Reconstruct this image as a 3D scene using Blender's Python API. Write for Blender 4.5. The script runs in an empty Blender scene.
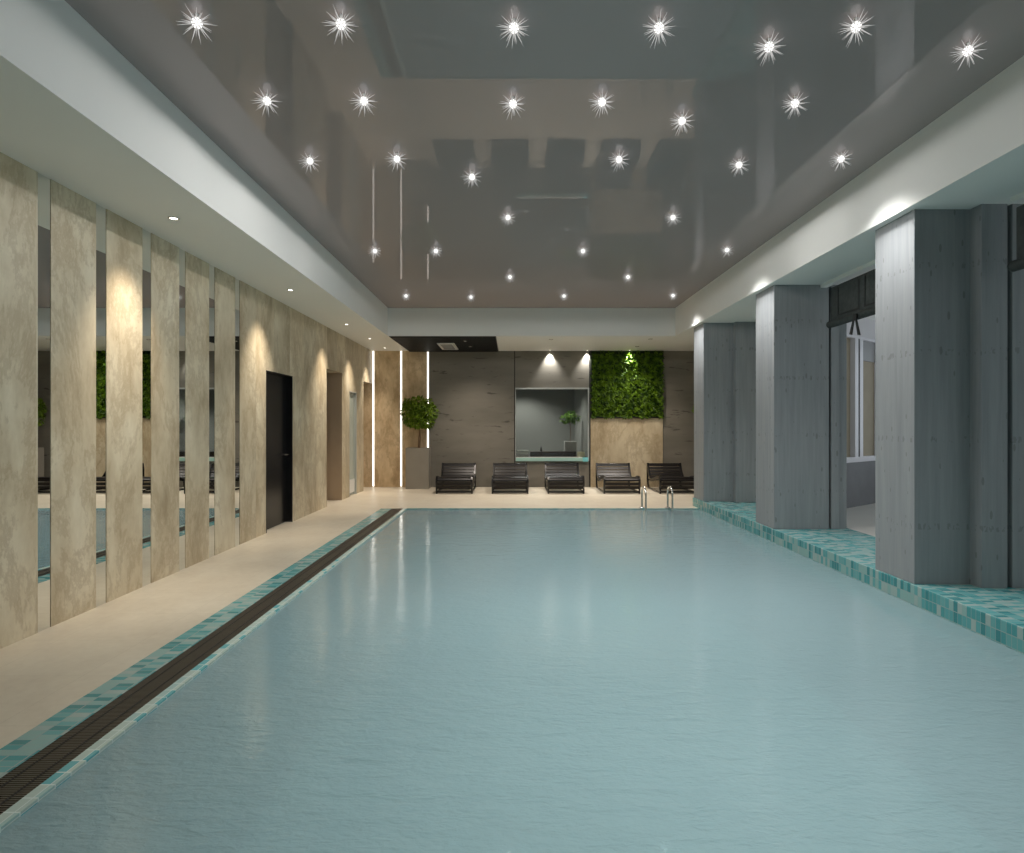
import bpy, math, random
from mathutils import Vector, Matrix
random.seed(7)
S = bpy.context.scene
COL = S.collection
PI = math.pi
F = 600.0; H = 1.5; CX, CY = 512.0, 426.0

# ------------------------------------------------------------------ materials
def newmat(name):
    m = bpy.data.materials.new(name); m.use_nodes = True
    nt = m.node_tree; nt.nodes.clear()
    return m, nt
def nd(nt, typ, **kw):
    n = nt.nodes.new(typ)
    for k, v in kw.items():
        if k.startswith('i_'):
            key = k[2:]; key = int(key) if key.isdigit() else key.replace('_', ' ')
            n.inputs[key].default_value = v
        else: setattr(n, k, v)
    return n
def lk(nt, a, b): nt.links.new(a, b)
def math_n(nt, op, a, b=None, c=None):
    n = nt.nodes.new('ShaderNodeMath'); n.operation = op
    for i, v in enumerate((a, b, c)):
        if v is None: continue
        if isinstance(v, (int, float)): n.inputs[i].default_value = v
        else: lk(nt, v, n.inputs[i])
    return n.outputs[0]
def ramp(nt, fac, stops, interp='LINEAR'):
    r = nt.nodes.new('ShaderNodeValToRGB'); cr = r.color_ramp; cr.interpolation = interp
    while len(cr.elements) > 1: cr.elements.remove(cr.elements[-1])
    cr.elements[0].position = stops[0][0]; cr.elements[0].color = (*stops[0][1], 1)
    for p, c in stops[1:]:
        e = cr.elements.new(p); e.color = (*c, 1)
    lk(nt, fac, r.inputs[0]); return r.outputs[0]
def mixc(nt, fac, a, b, mode='MIX'):
    n = nt.nodes.new('ShaderNodeMix'); n.data_type = 'RGBA'; n.blend_type = mode
    for i, v in ((0, fac), (6, a), (7, b)):
        if isinstance(v, (int, float)): n.inputs[i].default_value = v
        elif isinstance(v, tuple): n.inputs[i].default_value = (*v, 1)
        else: lk(nt, v, n.inputs[i])
    return n.outputs[2]
def pbsdf(nt, base, rough=.5, metal=0., spec=.5, bump=None, bstr=.2, bdist=.01):
    p = nt.nodes.new('ShaderNodeBsdfPrincipled')
    if isinstance(base, tuple): p.inputs['Base Color'].default_value = (*base, 1)
    else: lk(nt, base, p.inputs['Base Color'])
    if isinstance(rough, (int, float)): p.inputs['Roughness'].default_value = rough
    else: lk(nt, rough, p.inputs['Roughness'])
    p.inputs['Metallic'].default_value = metal
    p.inputs['Specular IOR Level'].default_value = spec
    if bump is not None:
        b = nd(nt, 'ShaderNodeBump'); b.inputs['Strength'].default_value = bstr; b.inputs['Distance'].default_value = bdist
        lk(nt, bump, b.inputs['Height']); lk(nt, b.outputs[0], p.inputs['Normal'])
    return p
def out(nt, sh):
    o = nt.nodes.new('ShaderNodeOutputMaterial'); lk(nt, sh, o.inputs[0])
def simple(name, c, rough=.5, metal=0., spec=.5):
    m, nt = newmat(name); out(nt, pbsdf(nt, c, rough, metal, spec).outputs[0]); return m
def emis(name, c, s):
    m, nt = newmat(name); e = nd(nt, 'ShaderNodeEmission'); e.inputs[0].default_value = (*c, 1); e.inputs[1].default_value = s
    out(nt, e.outputs[0]); return m
def pos(nt): return nd(nt, 'ShaderNodeNewGeometry').outputs['Position']
def mapped(nt, scale, off=(0, 0, 0), src=None):
    mp = nd(nt, 'ShaderNodeMapping'); mp.inputs['Scale'].default_value = scale
    if not isinstance(off, tuple): lk(nt, off, mp.inputs['Location'])
    else: mp.inputs['Location'].default_value = off
    lk(nt, src or pos(nt), mp.inputs[0]); return mp.outputs[0]
def noise(nt, vec, scale, detail=4, rough=.55, dist=0.):
    n = nd(nt, 'ShaderNodeTexNoise'); lk(nt, vec, n.inputs['Vector'])
    n.inputs['Scale'].default_value = scale; n.inputs['Detail'].default_value = detail
    n.inputs['Roughness'].default_value = rough; n.inputs['Distortion'].default_value = dist
    return n.outputs[0]

def mat_travertine(name, tint=(1, 1, 1), pitch=.62, along='y', off=0., seams=True):
    """pale beige stone with upright veins; every slab has its own piece of stone"""
    m, nt = newmat(name)
    P = pos(nt); sx = nd(nt, 'ShaderNodeSeparateXYZ'); lk(nt, P, sx.inputs[0])
    a = sx.outputs[1] if along == 'y' else sx.outputs[0]
    u = math_n(nt, 'DIVIDE', math_n(nt, 'ADD', a, off), pitch)
    idx = math_n(nt, 'FLOOR', u); fr = math_n(nt, 'FRACT', u)
    wn = nd(nt, 'ShaderNodeTexWhiteNoise', noise_dimensions='1D'); lk(nt, idx, wn.inputs['W'])
    offv = nd(nt, 'ShaderNodeVectorMath', operation='SCALE'); lk(nt, wn.outputs['Color'], offv.inputs[0]); offv.inputs['Scale'].default_value = 11
    v = mapped(nt, (1.1, 1.1, .55), offv.outputs[0], P)
    big = noise(nt, v, 1.9, 7, .62, .15)
    base = ramp(nt, big, [(.32, (.38, .30, .185)), (.44, (.56, .47, .32)), (.54, (.65, .57, .41)), (.68, (.76, .69, .53))])
    vein = noise(nt, v, 1.5, 10, .74, .35)
    vm = ramp(nt, vein, [(.46, (0, 0, 0)), (.495, (1, 1, 1)), (.51, (1, 1, 1)), (.545, (0, 0, 0))])
    base = mixc(nt, math_n(nt, 'MULTIPLY', vm, .44), base, (.34, .25, .14))
    fine = noise(nt, mapped(nt, (1, 1, .3), offv.outputs[0], P), 16, 3, .6)
    base = mixc(nt, .14, base, ramp(nt, fine, [(.3, (.32, .28, .21)), (.7, (.72, .68, .56))]))
    tone = math_n(nt, 'MULTIPLY_ADD', wn.outputs['Value'], .18, .88)
    base = mixc(nt, 1., base, nd_comb(nt, tone, tint), 'MULTIPLY')
    if seams:
        sm = math_n(nt, 'LESS_THAN', fr, .006)
        base = mixc(nt, math_n(nt, 'MULTIPLY', sm, .45), base, (.15, .12, .08))
    out(nt, pbsdf(nt, base, .45, 0, .35, vein, .12, .004).outputs[0]); return m
def nd_comb(nt, val, tint):
    c = nd(nt, 'ShaderNodeCombineXYZ')
    for i in range(3): lk(nt, math_n(nt, 'MULTIPLY', val, tint[i]), c.inputs[i])
    return c.outputs[0]

def mat_dark_stone(name):
    m, nt = newmat(name)
    v = mapped(nt, (.35, 1, 1.5))
    big = noise(nt, v, 1.6, 5, .55)
    base = ramp(nt, big, [(.3, (.165, .154, .128)), (.7, (.235, .219, .187))])
    dash = noise(nt, mapped(nt, (1.1, 1, 5.5)), 2.4, 5, .55, .3)
    dm = ramp(nt, dash, [(.62, (0, 0, 0)), (.70, (1, 1, 1))])
    base = mixc(nt, math_n(nt, 'MULTIPLY', dm, .75), base, (.05, .045, .038))
    out(nt, pbsdf(nt, base, .42, 0, .35).outputs[0]); return m

def mat_concrete(name):
    m, nt = newmat(name)
    P = pos(nt)
    streak = noise(nt, mapped(nt, (9, 9, .5), (0, 0, 0), P), 2.2, 5, .6)
    base = ramp(nt, streak, [(.3, (.25, .265, .275)), (.7, (.315, .328, .335))])
    vo = nd(nt, 'ShaderNodeTexVoronoi'); lk(nt, mapped(nt, (15, 15, 5.0), (.3, .7, .1), P), vo.inputs['Vector']); vo.inputs['Scale'].default_value = 1.
    thr = math_n(nt, 'MULTIPLY', nd_sep(nt, vo.outputs['Color'], 0), .24)
    pit = math_n(nt, 'LESS_THAN', vo.outputs['Distance'], math_n(nt, 'SUBTRACT', thr, .035))
    base = mixc(nt, math_n(nt, 'MULTIPLY', pit, .45), base, (.12, .12, .115))
    # lines of pits at board heights
    z = nd_sep(nt, P, 2)
    zz = math_n(nt, 'FRACT', math_n(nt, 'DIVIDE', math_n(nt, 'ADD', z, .12), .74))
    band = math_n(nt, 'LESS_THAN', zz, .07)
    n2 = noise(nt, mapped(nt, (26, 26, 9), (4, 1, 2), P), 1.3, 2, .5)
    pm = math_n(nt, 'MULTIPLY', band, math_n(nt, 'GREATER_THAN', n2, .60))
    base = mixc(nt, math_n(nt, 'MULTIPLY', pm, .32), base, (.09, .09, .085))
    out(nt, pbsdf(nt, base, .6, 0, .25, streak, .15, .004).outputs[0]); return m
def nd_sep(nt, src, i):
    s = nd(nt, 'ShaderNodeSeparateXYZ'); lk(nt, src, s.inputs[0]); return s.outputs[i]

def mat_mosaic(name, stops, size=(.05, .05, .05), grout=(.62, .72, .68), gw=.07, rough=.25):
    m, nt = newmat(name)
    g = nd(nt, 'ShaderNodeNewGeometry')
    sp = nd(nt, 'ShaderNodeSeparateXYZ'); lk(nt, g.outputs['Position'], sp.inputs[0])
    sn = nd(nt, 'ShaderNodeSeparateXYZ'); lk(nt, g.outputs['True Normal'], sn.inputs[0])
    comb = nd(nt, 'ShaderNodeCombineXYZ'); gm = None
    for i in range(3):
        u = math_n(nt, 'DIVIDE', math_n(nt, 'ADD', sp.outputs[i], .0137), size[i])
        lk(nt, math_n(nt, 'FLOOR', u), comb.inputs[i])
        flat = math_n(nt, 'LESS_THAN', math_n(nt, 'ABSOLUTE', sn.outputs[i]), .5)
        e = math_n(nt, 'MULTIPLY', math_n(nt, 'LESS_THAN', math_n(nt, 'FRACT', u), gw), flat)
        gm = e if gm is None else math_n(nt, 'MAXIMUM', gm, e)
    wn = nd(nt, 'ShaderNodeTexWhiteNoise', noise_dimensions='3D'); lk(nt, comb.outputs[0], wn.inputs['Vector'])
    c = ramp(nt, wn.outputs['Value'], stops, 'CONSTANT')
    c = mixc(nt, gm, c, grout)
    out(nt, pbsdf(nt, c, rough, 0, .4).outputs[0]); return m

TEAL = [(0, (.045, .23, .245)), (.16, (.07, .30, .31)), (.36, (.13, .36, .36)), (.50, (.24, .41, .39)), (.74, (.31, .42, .40)), (.88, (.10, .34, .35))]

def mat_water(name):
    m, nt = newmat(name)
    P = pos(nt)
    n1 = noise(nt, mapped(nt, (.55, 1.5, 1), (0, 0, 0), P), 7.0, 3, .6, .4)
    n2 = noise(nt, mapped(nt, (.7, 1.3, 1), (3, 1, 0), P), 36.0, 3, .55, .3)
    n3 = noise(nt, mapped(nt, (1, 1.0, 1), (1, 5, 0), P), 1.6, 2, .5)
    h = math_n(nt, 'ADD', math_n(nt, 'ADD', math_n(nt, 'MULTIPLY', n1, .5), math_n(nt, 'MULTIPLY', n2, .22)), math_n(nt, 'MULTIPLY', n3, .5))
    b = nd(nt, 'ShaderNodeBump'); b.inputs['Strength'].default_value = 1.0; b.inputs['Distance'].default_value = .0044
    lk(nt, h, b.inputs['Height'])
    b2 = nd(nt, 'ShaderNodeBump'); b2.inputs['Strength'].default_value = 1.0; b2.inputs['Distance'].default_value = .050
    lk(nt, h, b2.inputs['Height'])
    fr = nd(nt, 'ShaderNodeFresnel'); fr.inputs['IOR'].default_value = 1.33; lk(nt, b.outputs[0], fr.inputs['Normal'])
    gl = nd(nt, 'ShaderNodeBsdfGlossy'); gl.inputs['Roughness'].default_value = .035; gl.inputs['Color'].default_value = (1, 1, 1, 1)
    lk(nt, b.outputs[0], gl.inputs['Normal'])
    df = nd(nt, 'ShaderNodeBsdfDiffuse'); df.inputs['Color'].default_value = (.35, .48, .51, 1)
    lk(nt, b2.outputs[0], df.inputs['Normal'])
    tr = nd(nt, 'ShaderNodeBsdfTransparent'); tr.inputs['Color'].default_value = (.72, .93, .93, 1)
    m1 = nd(nt, 'ShaderNodeMixShader'); m1.inputs[0].default_value = .36
    lk(nt, df.outputs[0], m1.inputs[1]); lk(nt, tr.outputs[0], m1.inputs[2])
    m2 = nd(nt, 'ShaderNodeMixShader'); lk(nt, fr.outputs[0], m2.inputs[0]); lk(nt, m1.outputs[0], m2.inputs[1]); lk(nt, gl.outputs[0], m2.inputs[2])
    out(nt, m2.outputs[0]); return m

def mat_stretch(name):
    m, nt = newmat(name)
    df = nd(nt, 'ShaderNodeBsdfDiffuse'); df.inputs['Color'].default_value = (.365, .318, .310, 1)
    gl = nd(nt, 'ShaderNodeBsdfGlossy'); gl.inputs['Roughness'].default_value = .008; gl.inputs['Color'].default_value = (1, .94, .95, 1)
    m1 = nd(nt, 'ShaderNodeMixShader'); m1.inputs[0].default_value = .085
    lk(nt, df.outputs[0], m1.inputs[1]); lk(nt, gl.outputs[0], m1.inputs[2]); out(nt, m1.outputs[0]); return m

def mat_glass(name, tint=(.8, .86, .85), refl=.12):
    m, nt = newmat(name)
    tr = nd(nt, 'ShaderNodeBsdfTransparent'); tr.inputs[0].default_value = (*tint, 1)
    gl = nd(nt, 'ShaderNodeBsdfGlossy'); gl.inputs['Roughness'].default_value = .02
    m1 = nd(nt, 'ShaderNodeMixShader'); m1.inputs[0].default_value = refl
    lk(nt, tr.outputs[0], m1.inputs[1]); lk(nt, gl.outputs[0], m1.inputs[2]); out(nt, m1.outputs[0]); return m

def mat_deck(name):
    m, nt = newmat(name)
    v = mapped(nt, (1, 1, 1))
    n1 = noise(nt, v, 1.7, 6, .6, .6); n2 = noise(nt, v, 14, 3, .6)
    base = ramp(nt, n1, [(.3, (.56, .49, .38)), (.7, (.66, .60, .48))])
    base = mixc(nt, .15, base, ramp(nt, n2, [(.3, (.45, .40, .32)), (.7, (.75, .70, .58))]))
    P = pos(nt)
    gx = math_n(nt, 'LESS_THAN', math_n(nt, 'FRACT', math_n(nt, 'DIVIDE', nd_sep(nt, P, 1), .6)), .006)
    gy = math_n(nt, 'LESS_THAN', math_n(nt, 'FRACT', math_n(nt, 'DIVIDE', math_n(nt, 'ADD', nd_sep(nt, P, 0), .18), .6)), .006)
    base = mixc(nt, math_n(nt, 'MULTIPLY', math_n(nt, 'MAXIMUM', gx, gy), .35), base, (.35, .30, .22))
    out(nt, pbsdf(nt, base, .38, 0, .35).outputs[0]); return m

def mat_leaf(name, c1, c2):
    m, nt = newmat(name)
    n = noise(nt, mapped(nt, (1, 1, 1)), 9, 2, .5)
    c = ramp(nt, n, [(.35, c1), (.65, c2)])
    p = pbsdf(nt, c, .5, 0, .25)
    out(nt, p.outputs[0]); return m
def mat_wood(name, c1, c2):
    m, nt = newmat(name)
    n = noise(nt, mapped(nt, (1, 12, 12)), 3, 4, .6)
    out(nt, pbsdf(nt, ramp(nt, n, [(.3, c1), (.7, c2)]), .36, 0, .35).outputs[0]); return m
def mat_soft(name, c, s=1.5, amt=.04, rough=.6):
    m, nt = newmat(name)
    n = noise(nt, mapped(nt, (1, 1, 1)), s, 3, .5)
    c1 = tuple(max(0, x * (1 - amt)) for x in c); c2 = tuple(min(1, x * (1 + amt)) for x in c)
    out(nt, pbsdf(nt, ramp(nt, n, [(.3, c1), (.7, c2)]), rough, 0, .3).outputs[0]); return m

M = {}
M['trav'] = mat_travertine('travertine', seams=True)
M['slab'] = mat_travertine('travertine_slab', pitch=.62, off=.0, seams=False)
M['travx'] = mat_travertine('travertine_back', tint=(1.17, 1.04, .92), along='x', pitch=.66, off=3.40)
M['travb'] = mat_travertine('travertine_panel', tint=(1.02, .99, .95), along='x', pitch=8.0, off=1.)
M['dark'] = mat_dark_stone('dark_stone')
M['conc'] = mat_concrete('raw_concrete')
M['mos'] = mat_mosaic('teal_mosaic', TEAL, (.095, .045, .085), grout=(.28, .38, .36))
M['mosl'] = mat_mosaic('pale_mosaic', [(0, (.36, .52, .49)), (.3, (.45, .56, .50)), (.6, (.14, .42, .44)), (.78, (.42, .53, .48))], (.06, .09, .05))
M['basin'] = mat_mosaic('basin_mosaic', [(0, (.24, .52, .52)), (.3, (.30, .58, .57)), (.6, (.38, .62, .60))], (.1, .1, .1), gw=.05)
M['water'] = mat_water('pool_water_surface')
M['stretch'] = mat_stretch('gloss_stretch_ceiling')
M['white'] = mat_soft('white_plaster', (.82, .82, .79), 1.2, .01)
M['bayw'] = mat_soft('bay_white', (.68, .66, .67), 1.2, .02)
M['bayg'] = mat_soft('bay_grey', (.24, .24, .25), 3, .08)
M['deck'] = mat_deck('beige_deck')
M['bayf'] = mat_soft('bay_floor', (.62, .60, .55), 2, .04, .3)
M['jamb'] = mat_soft('tan_reveal', (.40, .30, .20), 2, .06)
M['black'] = simple('black_gloss', (.008, .008, .009), .22, 0, .4)
M['blackm'] = simple('black_matt', (.018, .017, .016), .55, 0, .3)
M['grille'] = simple('grate_metal', (.12, .105, .08), .42, .3, .5)
M['gdark'] = simple('gutter_dark', (.02, .018, .015), .7)
M['chrome'] = simple('brushed_steel', (.62, .62, .60), .22, 1.)
M['mirror'] = simple('mirror_silver', (.80, .82, .80), .0, 1.)
M['espresso'] = mat_wood('espresso_wood', (.004, .003, .0028), (.010, .0075, .007))
M['pot'] = mat_soft('grey_planter', (.27, .25, .215), 3, .05, .5)
M['potl'] = mat_soft('pale_pot', (.52, .51, .49), 3, .05, .5)
M['soil'] = mat_soft('potting_soil', (.035, .025, .018), 30, .3, .9)
M['bark'] = mat_wood('bark_brown', (.16, .09, .045), (.26, .15, .08))
M['leafd'] = mat_leaf('leaf_deep', (.075, .140, .010), (.20, .31, .022))
M['leafw'] = mat_leaf('leaf_wall', (.016, .048, .002), (.105, .20, .004))
M['leafback'] = mat_leaf('wall_backing_green', (.006, .020, .003), (.014, .04, .005))
M['leafp'] = mat_leaf('leaf_pale', (.12, .24, .03), (.26, .45, .07))
M['led'] = emis('led_warm_white', (1., .93, .82), 2.3)
M['lamp'] = emis('lamp_face', (1., .93, .82), 6.)
M['lampo'] = simple('lamp_face_off', (.75, .72, .66), .3)
M['core'] = emis('star_core', (1., .98, .95), 1.4)
M['ray'] = emis('glare_ray', (1., .98, .95), .44)  # faint glow for the spikes that imitate lamp glare
M['glass'] = mat_glass('tinted_glass', (.82, .84, .82), .04)
M['clear'] = mat_glass('clear_glass', (.92, .95, .95), .06)
M['frost'] = simple('frosted_glass', (.42, .47, .42), .25, 0, .5)
M['alu'] = simple('aluminium_frame', (.55, .56, .54), .35, .4)
M['pvc'] = simple('white_frame', (.75, .73, .76), .35)
M['blind'] = mat_soft('charcoal_cloth', (.045, .052, .050), 20, .2, .8)
M['blindseam'] = simple('blind_seam', (.018, .020, .020), .8)
M['beigecl'] = mat_soft('beige_roller', (.36, .31, .23), 4, .05, .8)
M['ledge'] = simple('teal_glass_ledge', (.42, .66, .60), .1, 0, .6)
M['cream'] = simple('cream_card', (.85, .76, .55), .5)
M['brown'] = simple('dark_brown', (.045, .028, .024), .35)
M['towel'] = mat_soft('white_towel', (.62, .62, .58), 40, .1, .9)
M['rooml'] = mat_soft('inner_room_wall', (.33, .33, .31), 1, .04)
M['vent'] = simple('vent_white', (.70, .70, .68), .4)
M['ventg'] = simple('vent_grey', (.30, .30, .30), .5)
M['cyan'] = simple('cyan_glass', (.25, .70, .75), .1)

# ------------------------------------------------------------------ mesh kit
class MB:
    def __init__(s): s.v = []; s.f = []; s.sm = []
    def add(s, vs, fs, smooth=False):
        o = len(s.v); s.v += [tuple(p) for p in vs]; s.f += [tuple(o + i for i in f) for f in fs]; s.sm += [smooth] * len(fs); return s
    def box(s, x0, x1, y0, y1, z0, z1):
        x0, x1 = sorted((x0, x1)); y0, y1 = sorted((y0, y1)); z0, z1 = sorted((z0, z1))
        vs = [(x0, y0, z0), (x1, y0, z0), (x1, y1, z0), (x0, y1, z0), (x0, y0, z1), (x1, y0, z1), (x1, y1, z1), (x0, y1, z1)]
        return s.add(vs, [(0, 3, 2, 1), (4, 5, 6, 7), (0, 1, 5, 4), (1, 2, 6, 5), (2, 3, 7, 6), (3, 0, 4, 7)])
    def prism(s, pts, z0, z1):               # plan polygon, counter-clockwise
        n = len(pts); vs = [(x, y, z0) for x, y in pts] + [(x, y, z1) for x, y in pts]
        fs = [tuple(range(n - 1, -1, -1)), tuple(range(n, 2 * n))] + [(i, (i + 1) % n, n + (i + 1) % n, n + i) for i in range(n)]
        return s.add(vs, fs)
    def tube(s, pts, r, n=10, closed=False):
        pts = [Vector(p) for p in pts]; rs = r if isinstance(r, (list, tuple)) else [r] * len(pts)
        rings = []; up = None
        for i, p in enumerate(pts):
            d = (pts[min(i + 1, len(pts) - 1)] - pts[max(i - 1, 0)]).normalized()
            if up is None: up = Vector((0, 0, 1)) if abs(d.z) < .9 else Vector((1, 0, 0))
            a = d.cross(up).normalized(); up = a.cross(d).normalized()
            rings.append([p + (a * math.cos(t) + up * math.sin(t)) * rs[i] for t in [2 * PI * k / n for k in range(n)]])
        vs = [q for r_ in rings for q in r_]; fs = []
        for i in range(len(pts) - 1):
            for k in range(n): fs.append((i * n + k, (i + 1) * n + k, (i + 1) * n + (k + 1) % n, i * n + (k + 1) % n))
        s.add(vs, fs, True)
        s.add(rings[0], [tuple(range(n))]); s.add(rings[-1], [tuple(range(n - 1, -1, -1))])
        return s
    def lathe(s, prof, n=24, c=(0, 0, 0)):
        vs = [(c[0] + r * math.cos(2 * PI * k / n), c[1] + r * math.sin(2 * PI * k / n), c[2] + z) for r, z in prof for k in range(n)]
        fs = [(i * n + k, i * n + (k + 1) % n, (i + 1) * n + (k + 1) % n, (i + 1) * n + k) for i in range(len(prof) - 1) for k in range(n)]
        s.add(vs, fs, True)
        s.add(vs[:n], [tuple(range(n - 1, -1, -1))]); s.add(vs[-n:], [tuple(range(n))]); return s
    def bar_path(s, pts, x0, x1, t):         # flat bar following (y,z) points, thickness t, between x0 and x1
        P = [Vector((0, y, z)) for y, z in pts]; L = []; R = []
        for i, p in enumerate(P):
            d = (P[min(i + 1, len(P) - 1)] - P[max(i - 1, 0)]).normalized(); nrm = Vector((0, -d.z, d.y))
            L.append(p + nrm * t / 2); R.append(p - nrm * t / 2)
        n = len(P); vs = []
        for x in (x0, x1): vs += [(x, q.y, q.z) for q in L] + [(x, q.y, q.z) for q in R]
        fs = []
        for i in range(n - 1):
            fs += [(i, i + 1, n + i + 1, n + i), (2 * n + i, 3 * n + i, 3 * n + i + 1, 2 * n + i + 1),
                   (i, 2 * n + i, 2 * n + i + 1, i + 1), (n + i, n + i + 1, 3 * n + i + 1, 3 * n + i)]
        fs += [(0, n, 3 * n, 2 * n), (n - 1, 3 * n - 1, 4 * n - 1, 2 * n - 1)]
        return s.add(vs, fs)
    def leaf(s, c, d, nrm, L, W):
        d = d.normalized(); a = d.cross(nrm).normalized(); nn = a.cross(d).normalized()
        b = c; t = c + d * L - nn * L * .12; m1 = c + d * L * .32; m2 = c + d * L * .7
        vs = [b, m1 + a * W * .5 + nn * W * .18, m1, m1 - a * W * .5 + nn * W * .18, m2 + a * W * .36 + nn * W * .1, m2, m2 - a * W * .36 + nn * W * .1, t]
        return s.add(vs, [(0, 1, 2), (0, 2, 3), (1, 4, 5, 2), (2, 5, 6, 3), (4, 7, 5), (5, 7, 6)])
    def build(s, name, mat, parent=None, bevel=0., seg=2, fix=True, loc=None):
        me = bpy.data.meshes.new(name); me.from_pydata(s.v, [], s.f); me.update()
        for p, q in zip(me.polygons, s.sm): p.use_smooth = q
        if fix:
            import bmesh
            bm = bmesh.new(); bm.from_mesh(me); bmesh.ops.recalc_face_normals(bm, faces=bm.faces); bm.to_mesh(me); bm.free()
        o = bpy.data.objects.new(name, me); COL.objects.link(o); me.materials.append(mat)
        if parent is not None: o.parent = parent
        if loc: o.location = loc
        if bevel:
            b = o.modifiers.new('edge', 'BEVEL'); b.width = bevel; b.segments = seg; b.limit_method = 'ANGLE'
        return o
def tag(o, label=None, cat=None, group=None, kind=None):
    if label: o['label'] = label
    if cat: o['category'] = cat
    if group: o['group'] = group
    if kind: o['kind'] = kind
    return o
def empty(name, loc, label, cat, group=None, kind=None):
    o = bpy.data.objects.new(name, None); COL.objects.link(o); o.location = loc; o.empty_display_size = .1
    return tag(o, label, cat, group, kind)
def copy_tree(o, parent=None):
    c = o.copy(); COL.objects.link(c); c.parent = parent
    for ch in [x for x in bpy.data.objects if x.parent == o]: copy_tree(ch, c)
    return c
def struct(o, label, cat): return tag(o, label, cat, None, 'structure')

# ------------------------------------------------------------------ dimensions
ZS = 3.343      # soffit
ZC = 3.917      # dark ceiling
XL, YB = -3.44, 14.74
CL, CR, CYF = -2.54, 3.34, 12.28          # ceiling recess
YN = -3.0
PXL, PYF = -1.91, 10.91                   # pool

# ------------------------------------------------------------------ shell
b = MB()
b.box(-5.2, -2.377, YN, PYF, -.12, 0).box(-5.2, 5.6, PYF + .03, YB + .3, -.12, 0).box(-5.2, -1.91, PYF, PYF + .03, -.12, 0)
struct(b.build('floor', M['deck']), 'cream stone pool deck running beside the mirror wall and round to the loungers', 'floor')
b = MB().box(4.42, 7.6, YN, 9.0, -.12, .155).prism([(4.42, 9.0), (7.6, 9.0), (7.6, 11.5), (4.42, 9.05)], -.12, .155)
struct(b.build('floor', M['bayf']), 'light stone floor of the side bay behind the concrete columns', 'floor')
# mosaic border between deck and grate + pale inner lip
struct(MB().box(-2.377, -2.18, YN, PYF, -.12, 0.0).build('trim_1', M['mos']), 'turquoise mosaic border between the cream deck and the drain grate', 'mosaic border')
struct(MB().box(-1.974, PXL, YN, PYF, -.12, .0).build('trim_2', M['mosl']), 'pale mosaic lip between the drain grate and the water', 'mosaic border')
struct(MB().box(PXL, 3.40, PYF, PYF + .03, -.12, 0.0).build('trim_3', M['mos']), 'thin turquoise tile edge at the far end of the pool', 'mosaic border')
# curb
b = MB().box(3.40, 4.42, YN, 11.30, -.12, .155)
struct(b.build('trim_4', M['mos'], bevel=.006), 'raised turquoise mosaic curb carrying the concrete columns beside the pool', 'mosaic curb')
# basin and water
b = MB()
b.box(PXL - .3, 3.7, YN, PYF + .3, -1.6, -1.45).box(PXL - .3, PXL, YN, PYF, -1.5, -.121).box(3.40, 3.7, YN, PYF, -1.5, -.121).box(PXL - .3, 3.7, PYF, PYF + .3, -1.5, -.121).box(PXL - .3, 3.7, YN - .2, YN, -1.5, -.03)
struct(b.build('pool_basin_floor', M['basin']), 'tiled turquoise pool basin seen through the water', 'pool')
W = MB(); W.add([(PXL, YN, -.018), (3.40, YN, -.018), (3.40, PYF, -.018), (PXL, PYF, -.018)], [(0, 1, 2, 3)])
struct(W.build('pool_water', M['water'], fix=False), 'rippled pale teal water filling the long swimming pool', 'pool water')

# ceiling
b = MB().box(CL - .1, CR + .1, YN, CYF + .1, ZC, ZC + .1)
struct(b.build('ceiling', M['stretch']), 'dark grey mirror-gloss stretch ceiling over the pool', 'ceiling')
b = MB().box(-5.2, CL - .02, YN, YB + .3, ZS, ZS + .12).box(CL - .02, CR + .02, CYF + .02, YB + .3, ZS, ZS + .12).box(CR + .02, 7.7, YN, YB + .3, ZS, ZS + .12)
struct(b.build('ceiling', M['white']), 'lower white ceiling around the dark glossy recess', 'ceiling')
b = MB().box(CL - .02, CL, YN, CYF + .02, ZS, ZC - .0).box(CR, CR + .02, YN, CYF + .02, ZS, ZC).box(CL, CR, CYF, CYF + .02, ZS, ZC)
struct(b.build('trim_5', M['white']), 'white upright band edging the dark ceiling recess', 'ceiling edge')

# left wall with openings
OPEN = [(8.39, 9.40, 2.28), (11.13, 12.14, 2.57), (12.69, 13.28, 2.24), (13.9, 14.74, 2.54)]
b = MB(); b.box(XL - .25, XL - .035, YN, 7.586, 0, ZS)
y = 7.586
for (a, c, zt) in OPEN:
    b.box(XL - .25, XL, y, a, 0, ZS); b.box(XL - .25, XL, a, c, zt, ZS); y = c
struct(b.build('wall_left', M['trav']), 'pale travertine wall with a black door and tall openings', 'wall')
b = MB()
b.box(-5.1, XL - .25, 12.14, 12.3, 0, 2.9).box(-5.1, XL - .25, 10.9, 11.13, 0, 2.9).box(-5.2, -5.1, 10.9, 12.3, 0, 2.9).box(-5.1, XL - .25, 10.9, 12.3, 2.6, 2.9)
b.box(-5.1, XL - .25, 13.7, 13.9, 0, 2.9).box(-5.2, -5.1, 13.7, YB + .2, 0, 2.9).box(-5.1, XL - .25, 13.7, YB, 2.6, 2.9)
struct(b.build('wall_passage', M['jamb']), 'tan inner faces of the two dark openings in the stone wall', 'wall')
# tan reveals lining the far jambs
struct(MB().box(-3.69, XL + .001, 12.125, 12.14, 0, 2.57).box(-3.69, XL + .001, 11.13, 11.14, 0, 2.57).build('trim_6', M['jamb']), 'tan lining of the first tall opening past the black door', 'opening lining')

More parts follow.
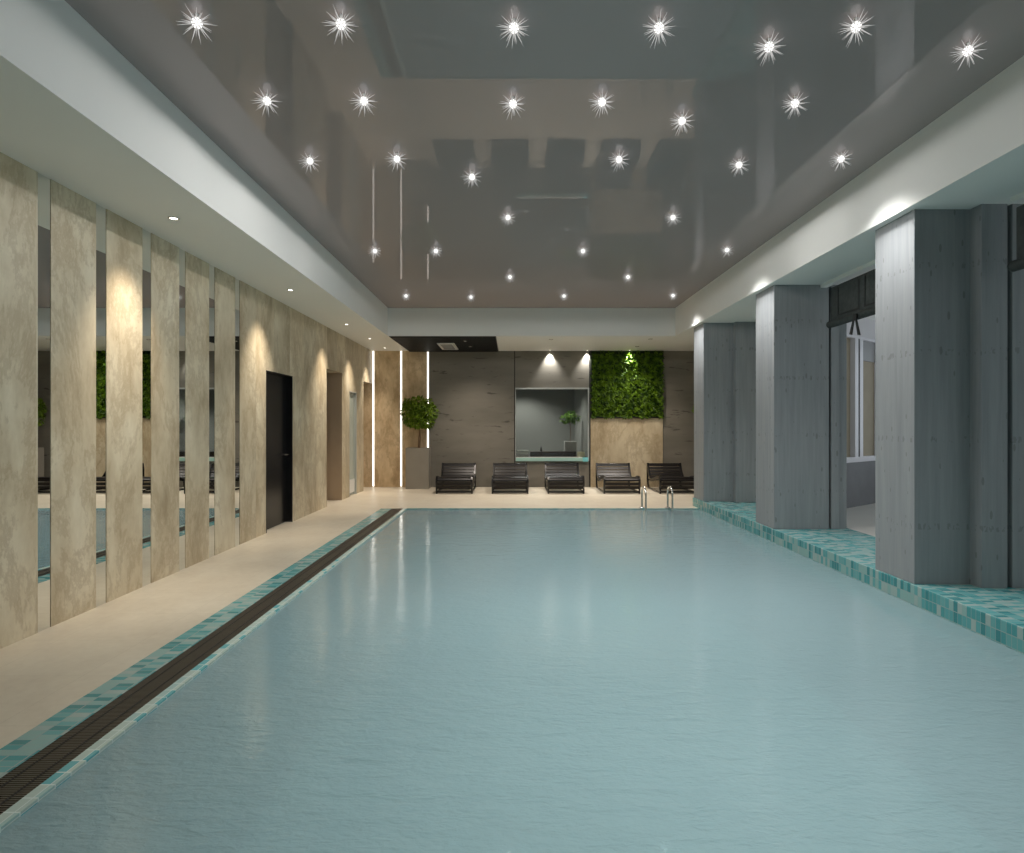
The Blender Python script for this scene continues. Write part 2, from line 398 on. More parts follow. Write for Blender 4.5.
# stone slabs and mirror strips
strips = [(3.11, 3.235), (3.73, 3.855), (4.354, 4.477), (4.964, 5.090), (5.587, 5.724), (6.204, 6.325), (6.817, 6.948), (7.457, 7.586)]
names = ['', '', 'dark plant and dark wall', 'green wall and pale panel', 'green wall', '', '', '']
prev = YN
ORD = ['first', 'second', 'third', 'fourth', 'fifth', 'sixth']
vis = 0
for i, (a, c) in enumerate(strips):
    o = MB().box(XL - .030, XL, prev, a, 0.0, ZS).build('stone_slab', M['slab'], bevel=.002)
    if a > 4:
        if vis == 0: lab = 'broad travertine wall slab before the mirror strip closest to the viewer'
        elif i == 7: lab = 'travertine wall slab just before the last mirror strip, towards the black door'
        else: lab = 'travertine wall slab standing between the %s and %s mirror strips counted from the viewer' % (ORD[vis - 1], ORD[vis])
        if i == 3: lab = 'broad unlit travertine slab just before the brightly spotlit slab'
        if i == 4: lab = 'brightly spotlit travertine slab between the two mirror strips reflecting the green wall'
        vis += 1
    else: lab = ['long stretch of travertine wall slab behind the viewer', 'travertine wall slab level with the start of the drain grate'][i]
    tag(o, lab, 'stone panel', 'travertine slabs between the mirror strips')
    prev = c
    if a > 4:
        o = MB().box(XL - .033, XL - .004, a + .0005, c - .0005, 0.001, ZS - .002).build('mirror_strip', M['mirror'])
        k = vis - 1
        lab = ['tall mirror strip closest to the viewer, reflecting a dark wall and potted plant',
               'second mirror strip from the viewer, reflecting the green wall and a lounger',
               'mirror strip beside the spotlit slab on its far side, reflecting the green wall',
               'fourth mirror strip from the viewer, reflecting dark wall with thin bright lines',
               'fifth mirror strip from the viewer, narrow between two grey-beige slabs',
               'last mirror strip before the long plain stone wall and black door'][k]
        tag(o, lab, 'mirror', 'upright mirror strips in the stone wall')

# back wall
WX0, WX1, WZ0, WZ1 = .08, 1.865, .64, 2.44      # interior window
b = MB()
b.box(-2.03, WX0, YB, YB + .2, 0, ZS).box(WX0, WX1 + .03, YB, YB + .2, WZ1, ZS).box(WX0, WX1 + .03, YB, YB + .2, 0, WZ0)
b.box(WX1 + .03, 1.93, YB, YB + .2, 0, ZS).box(1.93, 3.7, YB, YB + .2, 0, ZS).box(3.7, 5.6, YB, YB + .2, 0, ZS)
struct(b.build('wall_back', M['dark']), 'dark grey-brown stone wall behind the loungers', 'wall')
b = MB().box(XL - .25, -3.405, YB, YB + .2, 0, ZS).box(-3.405, -2.745, YB, YB + .2, 0, ZS).box(-2.70, -2.09, YB, YB + .2, 0, ZS).box(-2.745, -2.70, YB + .02, YB + .2, 0, ZS).box(-2.09, -2.03, YB + .02, YB + .2, 0, ZS).box(-5.2, XL - .25, YB, YB + .2, 0, ZS)
struct(b.build('wall_back', M['travx']), 'tan stone end wall between the glowing light strips', 'wall')
struct(MB().box(.055, .075, YB - .006, YB, 0, ZS).box(1.895, 1.925, YB - .012, YB, 0, ZS).build('trim_7', M['blackm']), 'thin dark upright joints either side of the glazed opening', 'wall trim')
o = MB().box(1.93, 3.70, YB - .03, YB - .001, 0.0, 1.69).build('stone_panel', M['travb'], bevel=.003)
tag(o, 'smooth beige stone panel below the green plant wall', 'stone panel')
for x, lab in ((-3.405, 'glowing white light strip in the corner beside the stone wall'), (-2.722, 'glowing white light strip between the two tan stone panels'), (-2.065, 'glowing white light strip partly hidden behind the potted tree')):
    b = MB().box(x - .018, x + .018, YB - .012, YB + .018, .02, ZS - .005)
    if x == -2.065: b = MB().box(x - .018, x + .018, YB - .012, YB + .018, .02, ZS - .005)
    r = empty('light_strip', (x, YB, 0), lab, 'light strip', 'vertical light strips on the end wall')
    MB().box(-.018, .018, -.010, .016, .02, ZS - .005).build('diffuser', M['led'], r)
    MB().box(-.026, -.019, -.004, .018, .01, ZS - .002).box(.019, .026, -.004, .018, .01, ZS - .002).build('channel', M['alu'], r)
struct(MB().box(5.5, 5.7, 11.3, YB, 0, ZS).build('wall_right', M['dark']), 'dark stone side wall beyond the last column', 'wall')
struct(MB().box(4.45, 4.6, 8.45, 9.1, 0.155, ZS).box(4.45, 4.6, 9.1, 11.3, .0, ZS).box(4.6, 5.7, 11.2, 11.35, 0, ZS).build('wall_right', M['white']), 'pale wall linking the two far columns', 'wall')
struct(MB().box(-5.2, 7.7, YN - .2, YN, 0, ZC + .1).build('wall_near', M['white']), 'plain pale wall behind the viewer', 'wall')

# interior window and the small room behind it
t = empty('window_1', (0, YB, 0), 'glazed opening in the dark back wall with turquoise ledge', 'window', None, 'structure')
b = MB().box(WX0, WX1 + .03, -.012, .06, WZ1 - .035, WZ1).box(WX1 - .0, WX1 + .03, -.012, .06, WZ0, WZ1 - .035).box(WX0, WX0 + .012, -.012, .06, WZ0, WZ1 - .035)
b.build('window_frame', M['alu'], t)
MB().box(WX0 + .012, WX1, .02, .028, WZ0 + .09, WZ1 - .035).build('pane', M['glass'], t)
MB().box(WX0 + .015, WX1 - .13, -.06, .015, WZ0 + .0, WZ0 + .085).build('sill', M['ledge'], t)
MB().box(WX1 - .13, WX1 + .0, -.065, .015, WZ0 - .01, WZ0 + .09).build('sill_end', M['cyan'], t)
MB().box(WX0 + .015, WX1 - .14, -.055, .012, WZ0 + .0855, WZ0 + .098).build('sill_top', M['towel'], t)
b = MB().box(-1.2, WX1 + .02, YB + 3.4, YB + 3.5, 0, 2.9).box(WX1 + .02, WX1 + .14, YB + .2, YB + 3.5, 0, 2.9).box(-1.3, -1.2, YB + .2, YB + 3.5, 0, 2.9).box(-1.3, WX1 + .14, YB + .2, YB + 3.5, 2.9, 3.0).box(-1.3, WX1 + .14, YB + .2, YB + 3.5, -.1, 0)
struct(b.build('wall_inner_room', M['rooml']), 'dim grey-green room seen through the glazed opening', 'wall')
c = empty('service_counter', (0, YB, 0), 'low dark counter inside the room behind the glass', 'counter')
MB().box(-.6, WX1 + .01, .21, 1.9, WZ0 + .02, WZ0 + .085).build('worktop', M['brown'], c)
MB().box(-.5, WX1 + .01, .3, 1.8, 0.001, WZ0 + .02).build('cabinet', M['rooml'], c)
o = MB().box(.46, 1.62, 0, .22, 0, .13).build('tray_box', M['brown'], bevel=.01, loc=(0, YB + .42, WZ0 + .085)); tag(o, 'long low dark brown box on the counter behind the glass', 'box')
t = empty('towel_stack', (.26, YB + .45, WZ0 + .085), 'small stack of folded white towels behind the glass', 'towels')
for k in range(3): MB().box(-.15 + .01 * k, .14 + .008 * k, -.1, .1, .065 * k, .065 * k + .035).build('folded_towel', M['towel'], t, bevel=.012)
o = MB().box(-.10, .08, -.05, .05, 0, .13).build('cream_box', M['cream'], bevel=.006, loc=(1.74, YB + .30, WZ0 + .085)); tag(o, 'small cream box at the turquoise end of the counter', 'box')
o = MB().lathe([(.07, 0), (.075, .02), (.035, .12), (.012, .22), (.008, .24)], 16).build('cone_vase', M['blackm'], loc=(.76, YB + .9, WZ0 + .085)); tag(o, 'small dark cone-shaped ornament behind the glass', 'ornament')

def leaves_ball(b, c, R, n, L, W, rnd, squash=1.):
    for _ in range(n):
        while True:
            d = Vector((rnd.uniform(-1, 1), rnd.uniform(-1, 1), rnd.uniform(-1, 1)))
            if .2 < d.length < 1: break
        d.normalize(); r = R * (.45 + .55 * rnd.random() ** .5)
        p = Vector(c) + Vector((d.x * r, d.y * r, d.z * r * squash))
        dr = (d + Vector((rnd.uniform(-.9, .9), rnd.uniform(-.9, .9), rnd.uniform(-1.0, .5)))).normalized()
        nn = (d + Vector((rnd.uniform(-.6, .6), rnd.uniform(-.6, .6), 1.0))).normalized()
        b.leaf(p, dr, nn, L * rnd.uniform(.7, 1.2), W * rnd.uniform(.8, 1.2))

# plant in the inner room
t = empty('potted_plant', (1.55, YB + 1.25, WZ0 + .085), 'small pale green plant in a grey square pot behind the glass', 'potted plant')
MB().box(-.155, .155, -.155, .155, 0, .37).build('pot', M['potl'], t, bevel=.008)
MB().tube([(0, 0, .36), (.01, 0, .65), (-.01, .01, .95)], .009, 8).build('stem', M['bark'], t)
rnd = random.Random(3); b = MB()
for c_ in ((0, 0, 1.0), (.11, 0, .97), (-.11, .02, .97), (0, -.06, 1.05)): leaves_ball(b, c_, .12, 70, .11, .045, rnd, .7)
b.build('foliage', M['leafp'], t, fix=False)

# green wall
t = empty('green_plant_wall', (1.93, YB, 1.70), 'square dark green living wall of leaves above the beige panel', 'green wall')
MB().box(0, 1.77, -.03, -.001, 0, ZS - 1.70).build('backing', M['leafback'], t)
MB().box(-.0, 1.77, -.075, -.03, 0, .02).box(-.0, .02, -.075, -.03, .02, ZS - 1.7).box(1.75, 1.77, -.075, -.03, .02, ZS - 1.7).build('edge_frame', M['blackm'], t)
rnd = random.Random(11)
mod = []
for _ in range(150):
    x = rnd.uniform(0, .4375); z = rnd.uniform(0, .41)
    mod.append((x, z, rnd.uniform(.02, .055), rnd.uniform(0, 2 * PI), rnd.uniform(.45, 1.1), rnd.uniform(.09, .17), rnd.uniform(.03, .06)))
b = MB()
for i in range(4):
    for j in range(4):
        for (x, z, dy, an, tilt, L, W_) in mod:
            an2 = an + rnd.uniform(-.25, .25)
            d = Vector((math.cos(an2), -tilt * .7, math.sin(an2) * .8 - .25)); nn = Vector((rnd.uniform(-.6, .6), -1, rnd.uniform(-.7, .5)))
            X = .005 + i * .4375 + x; Z = .01 + j * .4075 + z * .99
            if Z > ZS - 1.75: continue
            b.leaf(Vector((min(max(X, .05), 1.71), -.03 - dy * .5, max(Z, .05))), d, nn, L * .8, W_)
o = b.build('foliage', M['leafw'], t, fix=False)

# ------------------------------------------------------------------ door set on the stone wall
t = empty('door_1', (XL, 8.39, 0), 'tall black door set into the pale stone wall', 'door', None, 'structure')
MB().box(-.115, -.078, .02, .99, .012, 2.265).build('leaf', M['black'], t)
MB().box(-.13, .004, -.0, .02, 0, 2.28).box(-.13, .004, .99, 1.01, 0, 2.28).box(-.13, .004, .02, .99, 2.265, 2.28).build('door_frame', M['black'], t)
h = MB(); h.tube([(-.078, .90, 1.06), (-.03, .90, 1.06)], .012); h.tube([(-.032, .91, 1.06), (-.03, .76, 1.06)], .010)
h.lathe([(.026, 0), (.026, .004)], 16, (-.078, .9, 1.058)); h.build('door_handle', M['chrome'], t)
t = empty('door_2', (XL, 12.69, 0), 'narrow pale frosted glass door between two tall openings', 'door', None, 'structure')
MB().box(-.07, -.045, .015, .575, .02, 2.22).build('leaf', M['frost'], t)
MB().box(-.09, .003, 0, .015, 0, 2.24).box(-.09, .003, .575, .59, 0, 2.24).box(-.09, .003, .015, .575, 2.22, 2.24).build('door_frame', M['alu'], t)
MB().box(-.045, -.03, .05, .54, .06, .34).build('kick_plate', M['vent'], t)

# ------------------------------------------------------------------ columns (plan outlines)
def column(pts, lab):
    o = MB().prism(pts, .155, ZS).build('column', M['conc'], bevel=.004); struct(o, lab, 'column')
column([(3.42, 5.10), (3.893, 5.10), (3.893, 4.975), (4.11, 4.975), (4.11, 5.07), (4.15, 5.07), (4.15, 4.975), (4.40, 4.975), (4.40, 5.62), (3.42, 5.65)],
       'large concrete column standing on the mosaic curb, the one closest to the viewer')
column([(3.42, 7.83), (4.137, 7.83), (4.137, 7.93), (4.17, 7.93), (4.17, 7.83), (4.27, 7.83), (4.27, 7.86), (4.385, 7.86), (4.385, 8.40), (3.42, 8.42)],
       'middle concrete column on the mosaic curb beside the open blind')
column([(3.42, 10.71), (3.95, 10.71), (3.95, 10.60), (4.42, 10.60), (4.42, 11.28), (3.42, 11.28)],
       'farthest concrete column, at the end of the mosaic curb near the loungers')

# blinds
def blind(y0, y1, lab, ties):
    t = empty('roman_blind', (4.03, y0, 2.75), lab, 'blind', 'dark folded blinds between the columns')
    L = y1 - y0
    b = MB()
    b.prism([(0, 0), (.10, 0), (.10, L), (0, L)], .05, .50); b.build('folded_cloth', M['blind'], t, bevel=.01)
    s = MB(); n = max(2, int(L / .62))
    for k in range(n):
        a0 = .12 + (L - .2) * k / n; a1 = a0 + (L - .2) / n - .1
        for (p, q, r_, w) in ((a0, a0 + .02, .11, .46), (a1 - .02, a1, .11, .46)): s.box(-.006, 0, p, q, r_, w)
        s.box(-.006, 0, a0 + .02, a1 - .02, .11, .13)
    s.build('seam', M['blindseam'], t)
    MB().tube([(.02, -.06, .04), (.02, L + .05, .04)], .045, 14).build('bottom_roll', M['blind'], t)
    for yy in ties:
        q = MB()
        for (dy, ln) in ((-.045, .20), (.045, .17)):
            sg = 1 if dy > 0 else -1; z_ = -ln
            vs = [(X_, yy + o_ + e_, zz) for X_ in (-.052, -.042) for (o_, e_, zz) in ((sg * .012, -.014, .02), (sg * .012, .014, .02), (sg * .085, .026, z_), (sg * .085, -.026, z_ - .012))]
            q.add(vs, [(0, 1, 2, 3), (7, 6, 5, 4), (0, 4, 5, 1), (1, 5, 6, 2), (2, 6, 7, 3), (3, 7, 4, 0)])
        q.box(-.05, -.03, yy - .03, yy + .03, .0, .05)
        q.build('tie_ribbon', M['blindseam'], t)
blind(5.72, 7.60, 'dark rolled-up blind hanging between the two larger columns, ribbon tie below', [1.25])
blind(2.85, 4.80, 'dark rolled-up blind cut off by the picture edge beside the first column', [1.2])
struct(MB().box(4.02, 4.10, 5.66, 7.82, 3.30, ZS).box(4.02, 4.10, 2.8, 4.84, 3.30, ZS).build('trim_8', M['white']), 'pale rail above the folded blinds', 'rail')

# side bay: oblique window wall, daylight side
def obl(s, d=0.):      # point along the oblique wall, d in front of it
    ox, oy = 4.6, 9.13; ux, uy = .792, .610
    return (ox + ux * s + uy * d, oy + uy * s - ux * d)
def obox(b, s0, s1, d0, d1, z0, z1): b.prism([obl(s0, d1), obl(s1, d1), obl(s1, d0), obl(s0, d0)], z0, z1)
b = MB(); obox(b, -.2, 3.7, -.2, 0, 3.0, ZS); obox(b, -.2, .98, -.2, 0, .95, 3.0); obox(b, 3.2, 3.7, -.2, 0, .95, 3.0)
struct(b.build('wall_bay', M['bayw']), 'white slanting wall of the side bay', 'wall')
b = MB(); obox(b, -.2, 3.7, -.2, 0, .155, .90)
struct(b.build('wall_bay', M['bayg']), 'grey parapet under the bay window', 'wall')
t = empty('window_2', (0, 0, 0), 'white-framed window in the slanting bay wall', 'window', None, 'structure')
b = MB(); obox(b, .98, 3.2, -.08, .03, .90, .985); obox(b, .98, 3.2, -.08, .02, 2.96, 3.0)
for s0 in (1.36, 1.54, 2.3, 2.48): obox(b, s0 - .0, s0 + .12, -.08, .02, .985, 2.96)
obox(b, .98, 1.02, -.08, .02, .985, 2.96); obox(b, 3.14, 3.2, -.08, .02, .985, 2.96)
b.build('window_frame', M['pvc'], t)
b = MB(); obox(b, 1.48, 1.54, -.08, .012, .94, 2.99); obox(b, 2.42, 2.48, -.08, .012, .94, 2.99); b.build('gap_seal', M['blackm'], t)
b = MB(); obox(b, 1.02, 3.14, -.07, -.06, .985, 2.96); b.build('roller_cloth', M['beigecl'], t)
b = MB(); obox(b, 1.66, 2.3, -.058, -.04, 2.62, 2.96); b.build('upper_panel', M['ventg'], t)
b = MB().box(7.5, 7.7, YN, 11.6, 0, .9).box(7.5, 7.7, YN, 11.6, 3.0, ZS)
for yy in (-3, 0., 3., 6., 9., 11.3): b.box(7.5, 7.7, yy, yy + .3, .9, 3.0)
struct(b.build('wall_bay_outer', M['bayw']), 'outer white wall of the bay with wide window openings', 'wall')

# ------------------------------------------------------------------ overflow grate
g = empty('overflow_grate', (-2.077, 0, 0), 'long brown slatted drain grate along the pool edge', 'drain grate')
b = MB(); y = -1.0
while y < PYF - .006:
    b.box(-.100, .100, y, y + .0075, -.014, -.002); y += .0145
b.build('slats', M['grille'], g, fix=False)
for x in (-.052, .044): MB().box(x, x + .008, -1.0, PYF, -.006, .0005).build('rod', M['gdark'], g)
MB().box(-.103, .103, -3, PYF, -.14, -.12).box(-.103, -.100, -3, PYF, -.12, -.001).box(.100, .103, -3, PYF, -.12, -.001).box(-.103, .103, PYF - .004, PYF, -.12, -.001).build('channel', M['gdark'], g)

# ------------------------------------------------------------------ pool ladder
t = empty('pool_ladder', (2.61, PYF, 0), 'low chrome ladder with two hoop handrails at the far pool edge', 'pool ladder')
for x in (-.235, .235):
    pts = [(x, .06, 0), (x, .06, .25)]
    for k in range(9):
        a = PI * k / 8; pts.append((x, -.10 + .16 * math.cos(a), .29 + .12 * math.sin(a)))
    pts += [(x, -.26, .1), (x, -.29, -.6), (x, -.27, -1.0)]
    MB().tube(pts, .017, 10).build('handrail', M['chrome'], t)
    MB().lathe([(.05, 0), (.05, .008), (.03, .018)], 16, (x, .06, 0)).build('base_flange', M['chrome'], t)
for z in (-.3, -.6, -.9): MB().box(-.235, .235, -.33, -.25, z, z + .025).build('step', M['chrome'], t)

# ------------------------------------------------------------------ loungers
def lounger():
    t = empty('sun_lounger', (0, 0, 0), '', 'sun lounger', 'dark slatted loungers lined up along the back wall')
    prof = [(.05, .10), (.03, .13), (.012, .19), (.008, .25), (.018, .305), (.05, .343), (.10, .358), (.17, .357), (.30, .338), (.45, .305), (.60, .272), (.74, .245), (.85, .235), (.93, .245),
            (1.0, .28), (1.06, .335), (1.12, .40), (1.17, .47), (1.21, .54), (1.235, .60)]
    # resample by arc length
    P = [Vector((0, a, c)) for a, c in prof]; S_ = [0]
    for i in range(1, len(P)): S_.append(S_[-1] + (P[i] - P[i - 1]).length)
    def at(s):
        for i in range(1, len(P)):
            if s <= S_[i] or i == len(P) - 1:
                f = (s - S_[i - 1]) / (S_[i] - S_[i - 1]); return P[i - 1].lerp(P[i], min(max(f, 0), 1))
    tot = S_[-1]; n = 19; w = tot / n
    seat, back = MB(), MB()
    for k in range(n):
        a, m, c = at(k * w + .009), at(k * w + w / 2), at(k * w + w - .009)
        (back if k * w > 1.02 else seat).bar_path([(a.y, a.z), (m.y, m.z), (c.y, c.z)], -.37, .37, .018)
    so = seat.build('seat_slats', M['espresso'], t); bo = back.build('backrest_slats', M['espresso'], t)
    so['kind'] = bo['kind'] = 'thing'
    del so['kind']; del bo['kind']
    for sx in (-1, 1):
        x0 = sx * .372; x1 = sx * .408
        b = MB(); b.bar_path([(p.y, p.z) for p in P], min(x0, x1), max(x0, x1), .065); b.build('side_rail', M['black'], t)
        b = MB(); b.box(min(x0, x1), max(x0, x1), .0, .045, 0, .16); b.build('leg', M['black'], t, bevel=.004)
        b = MB(); b.bar_path([(1.235, .60), (1.262, .45), (1.262, .25), (1.225, .10), (1.16, 0.012)], min(x0, x1), max(x0, x1), .05); b.build('leg', M['black'], t)
        b = MB(); b.bar_path([(.05, .03), (.5, .022), (1.17, .018)], min(x0, x1), max(x0, x1), .03); b.build('floor_runner', M['black'], t)
    MB().box(-.372, .372, .004, .040, .022, .062).build('front_crossbar', M['black'], t, bevel=.004)
    MB().tube([(-.372, 1.232, .587), (.372, 1.232, .587)], .014, 8).build('top_rail', M['black'], t)
    MB().tube([(-.372, 1.25, .2), (.372, 1.25, .2)], .014, 8).build('rear_crossbar', M['black'], t)
    return t
L0 = lounger()
llab = ['dark slatted lounger beside the grey planter and potted tree',
        'dark slatted lounger second from the planter, in front of plain dark stone',
        'dark slatted lounger directly below the turquoise counter and window',
        'dark slatted lounger in front of the beige stone panel below the green wall',
        'dark slatted lounger at the column end of the line, behind the ladder']
for i in range(5):
    o = L0 if i == 0 else copy_tree(L0)
    o.location = (-1.28 + 1.2375 * i, 13.26, 0); o['label'] = llab[i]

# ------------------------------------------------------------------ potted trees
def tree(loc, lab, seed):
    t = empty('potted_tree', loc, lab, 'potted tree', 'round-headed trees in tall grey planters')
    p = MB(); z1 = .977; w = .275; d = .18
    p.box(-w, w, -d, d, 0, .93).box(-w, -w + .025, -d, d, .93, z1).box(w - .025, w, -d, d, .93, z1).box(-w + .025, w - .025, -d, -d + .025, .93, z1).box(-w + .025, w - .025, d - .025, d, .93, z1)
    p.build('planter', M['pot'], t)
    MB().box(-w + .025, w - .025, -d + .025, d - .025, .931, .955).build('soil', M['soil'], t)
    b = MB(); b.tube([(.03, 0, .95), (.045, 0, 1.2), (.03, .01, 1.5), (.04, 0, 1.75)], [.016, .014, .012, .008], 8)
    b.tube([(.0, .02, .95), (.01, .01, 1.2), (.035, .0, 1.45), (.0, 0, 1.7)], [.012, .011, .010, .006], 8)
    for a in range(6):
        an = a * PI / 3; b.tube([(.03, 0, 1.5), (.05 + .2 * math.cos(an), .12 * math.sin(an), 1.65 + .12 * (a % 2))], [.008, .004], 6)
    b.build('stem', M['bark'], t)
    rnd = random.Random(seed); b = MB()
    blobs = [(.05, 0, 1.80, .24), (-.20, -.02, 1.88, .20), (.26, -.02, 1.84, .20), (-.18, 0, 1.66, .17), (.20, 0, 1.62, .18), (.03, -.05, 2.02, .20), (.22, 0, 2.00, .15), (-.22, 0, 2.02, .14), (.0, -.06, 1.62, .18)]
    for (x, yy, z, r) in blobs: leaves_ball(b, (x, yy, z), r, int(1500 * r), .085, .042, rnd, .9)
    b.build('foliage', M['leafd'], t, fix=False)
tree((-2.255, 14.44, 0), 'round leafy tree in a tall grey planter in front of the light strips', 5)
tree((4.77, 14.42, 0), 'second tree in a grey planter, seen only in the mirror strip', 9)

# ------------------------------------------------------------------ ceiling fixtures
t = empty('ceiling_grille_panel', (0, 0, ZS), 'black slatted rectangular panel recessed in the lower ceiling by the back wall', 'ceiling panel')
MB().box(-2.52, -.33, 12.31, 14.72, -.012, -.0).build('backing', M['blackm'], t)
b = MB()
for k in range(24):
    yy = 12.33 + k * .1; b.box(-2.5, -.35, yy, yy + .05, -.03, -.012)
b.build('slats', M['blackm'], t)
t = empty('ceiling_vent', (-1.45, 13.6, ZS - .035), 'white square air vent in the black ceiling panel', 'vent')
MB().box(-.19, .19, -.52, .52, -.015, .004).build('vent_frame', M['vent'], t, bevel=.004)
b = MB()
for k in range(9): b.box(-.13, .13, -.42 + k * .095, -.375 + k * .095, -.022, -.015)
b.build('louvres', M['ventg'], t)

def downlight(x, y, lab, z=ZS, on=True, r=.045):
    t = empty('recessed_downlight', (x, y, z), lab, 'ceiling light', 'small recessed spots in the lower white ceiling')
    MB().lathe([(r * .78, .002), (r, .002), (r + .002, -.004), (r * .78, -.007), (r * .72, -.002)], 24).build('trim_ring', M['chrome'], t)
    MB().lathe([(r * .70, -.0025), (r * .70, -.001)], 20).build('lamp_face', M['lamp'] if on else M['lampo'], t)
    return t
def spot(x, y, z, watts, ang, blend, col, aim=(0, 0, -1), rad=.02):
    l = bpy.data.lights.new('spot_lamp', 'SPOT'); l.energy = watts; l.spot_size = math.radians(ang); l.spot_blend = blend; l.color = col; l.shadow_soft_size = rad
    o = bpy.data.objects.new('spot_lamp', l); COL.objects.link(o); o.location = (x, y, z)
    o.rotation_euler = Vector(aim).to_track_quat('-Z', 'Y').to_euler(); return o
WARM = (1., .87, .72); NEUT = (1., .88, .76); COOL = (1., .985, .97)
lw = ['recessed spot in the lower ceiling above the spotlit slab by the mirror strips', 'recessed spot in the lower ceiling in front of the black door',
      'recessed spot in the lower ceiling before the first tall opening', 'recessed spot in the lower ceiling beside the narrow glass door', 'recessed spot in the lower ceiling nearest the glowing corner strip']
for (y, lab) in zip((5.32, 8.12, 10.87, 12.65, 14.15), lw):
    downlight(-3.0, y, lab); spot(-3.0, y, ZS - .02, 165, 70, 1., WARM, (-.26, 0, -1), .11)
for (x, y, lab, w) in ((.93, 14.685, 'bright recessed spot above the middle of the glazed opening', 120), (1.84, 14.685, 'bright recessed spot by the dark joint at the edge of the green wall', 105), (2.86, 14.60, 'bright recessed spot above the middle of the green wall', 95)):
    downlight(x, y - (.03 if y > 14.65 else 0), lab, r=.04); spot(x, y, ZS - .012, w, 84, .9, (1, .97, .93), rad=.012)
for (x, y, lab) in ((.83, 12.75, 'unlit recessed spot in the lower ceiling above the middle loungers'), (2.93, 12.7, 'unlit recessed spot in the lower ceiling in front of the green wall'), (2.9, 13.9, 'small recessed spot in the lower ceiling between green wall and white band')):
    downlight(x, y, lab, on=False); spot(x, y, ZS - .02, 105, 125, 1., NEUT)  # faces stay unlit; a spot added below each brightens the back deck
for (x, y, lab) in ((-1.0, 12.8, 'small lamp in the black ceiling panel by the white band'), (-.95, 13.7, 'small lamp in the black ceiling panel by the back wall')):
    downlight(x, y, lab, z=ZS - .031, on=False); spot(x, y, ZS - .06, 105, 125, 1., NEUT, rad=.05)

# ceiling spots; the glare around each is built as glowing spikes
stars = [(197, 23), (341, 24), (514, 28), (659, 28), (769, 47), (856, 27), (968, 51),
         (267, 101), (364, 101), (513, 104), (602, 102), (682, 121), (795, 103.5),
         (310, 161), (397, 159), (472, 177), (619, 159.5), (739, 165), (841, 159),
         (508, 217.5), (673, 217.5), (375, 251), (436, 251), (583, 251), (727, 250),
         (510, 277), (628, 277), (406, 296), (471, 297), (564, 296), (673, 295.5)]
DROP = .05
s0 = empty('star_spotlight', (0, 0, ZC), '', 'ceiling light', 'spots with modelled glare rays on the dark glossy ceiling')
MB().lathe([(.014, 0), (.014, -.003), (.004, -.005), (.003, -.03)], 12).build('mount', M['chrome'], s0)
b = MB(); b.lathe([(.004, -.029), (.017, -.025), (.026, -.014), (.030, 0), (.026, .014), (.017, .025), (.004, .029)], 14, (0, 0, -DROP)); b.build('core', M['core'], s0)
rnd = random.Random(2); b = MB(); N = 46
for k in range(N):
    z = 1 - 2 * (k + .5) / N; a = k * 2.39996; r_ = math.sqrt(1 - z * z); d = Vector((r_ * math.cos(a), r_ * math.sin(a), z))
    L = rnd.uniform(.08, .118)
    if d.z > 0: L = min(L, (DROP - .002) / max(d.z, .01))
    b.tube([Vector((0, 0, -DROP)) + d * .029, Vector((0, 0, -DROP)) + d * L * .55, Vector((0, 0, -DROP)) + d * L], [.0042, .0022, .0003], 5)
b.build('glare_rays', M['ray'], s0, fix=False)
rows = ['front row', 'second row', 'third row', 'fourth row', 'fifth row', 'sixth row', 'row by the end band']
rowof = [0] * 7 + [1] * 6 + [2] * 6 + [3] * 2 + [4] * 4 + [5] * 2 + [6] * 4
place = {}
for i, (px, py) in enumerate(stars): place.setdefault(rowof[i], []).append(i)
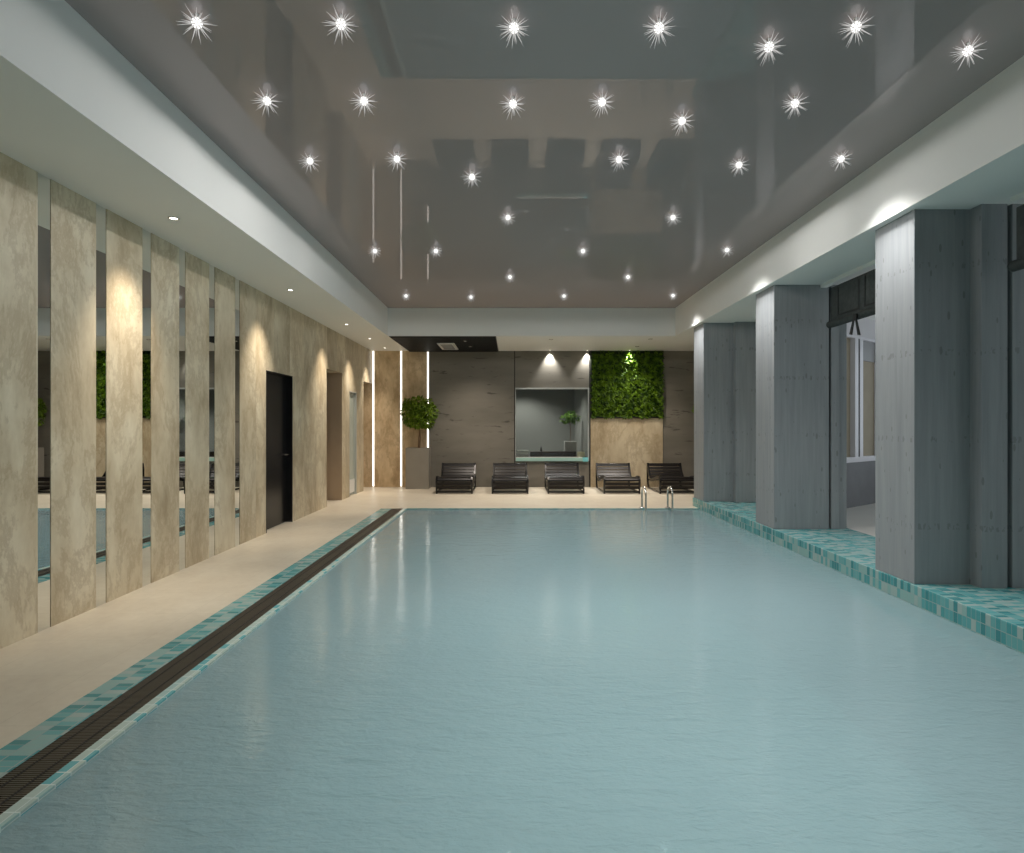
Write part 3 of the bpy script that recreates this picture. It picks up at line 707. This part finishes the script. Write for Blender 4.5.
for i, (px, py) in enumerate(stars):
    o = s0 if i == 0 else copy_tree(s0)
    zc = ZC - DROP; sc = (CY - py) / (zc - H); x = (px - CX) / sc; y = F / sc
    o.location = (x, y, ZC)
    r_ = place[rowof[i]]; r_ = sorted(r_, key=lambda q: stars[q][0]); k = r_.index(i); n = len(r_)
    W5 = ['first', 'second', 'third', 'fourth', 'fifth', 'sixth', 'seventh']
    lab = 'ceiling light with modelled glare rays, %s from the mirror-wall side in the %s' % (W5[k], rows[rowof[i]])
    if k == n - 1: lab = 'ceiling light with modelled glare rays nearest the columns in the %s' % rows[rowof[i]]
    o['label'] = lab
    if x > 2.8 and y > 5: spot(x, y, ZC - DROP - .125, 105, 116, .8, COOL, rad=.10)
    else: spot(x, y, ZC - DROP - .125, 12 if (x < -.9 and y < 6) else 36, 84 if y < 5.2 else 108, .9, COOL, rad=.10)
    if -1.3 < x < 2.3 and y < 7.2: spot(x, y, ZC - DROP - .034, (1.6 if y < 4 else 4 if y < 5 else 15 if y < 6 else 84) * (1.5 if x < .1 else .5), 179, .05, COOL, rad=.01)  # extra wide lamp added at some stars to brighten the white band
for y in (1.6, -.4):  # unseen lamps without fixtures, added to brighten the near water
    for x in (-.2, 1., 2.2): spot(x, y, ZC - .2, 120, 66, 1., COOL, rad=.10)

# room behind the glass and daylight
for (x, y) in ((.7, YB + 1.0), (.3, YB + 2.4)): spot(x, y, 2.86, 100, 132, .6, (1, .99, .95), rad=.05)  # unseen lamps added to light the inner room, no fixtures
w = bpy.data.worlds.new('World'); S.world = w; w.use_nodes = True
bg = w.node_tree.nodes['Background']; bg.inputs[0].default_value = (.74, .83, .90, 1); bg.inputs[1].default_value = .9

# ------------------------------------------------------------------ camera and view
cam = bpy.data.cameras.new('camera'); cam.lens = F / 1024 * 36; cam.sensor_width = 36; cam.clip_end = 200
co = bpy.data.objects.new('camera', cam); COL.objects.link(co); co.location = (0, 0, H); co.rotation_euler = (PI / 2, 0, 0)
cam.shift_y = (426.5 - CY) / 1024 * -1
S.camera = co
S.view_settings.view_transform = 'Standard'; S.view_settings.look = 'None'; S.view_settings.gamma = 1; S.view_settings.use_curve_mapping = False
S.view_settings.exposure = .27
try:
    S.cycles.use_denoising = True; S.cycles.max_bounces = 8; S.cycles.diffuse_bounces = 5; S.cycles.glossy_bounces = 5; S.cycles.transparent_max_bounces = 12
    S.cycles.sample_clamp_indirect = 4; S.cycles.caustics_reflective = False; S.cycles.caustics_refractive = False
except Exception: pass
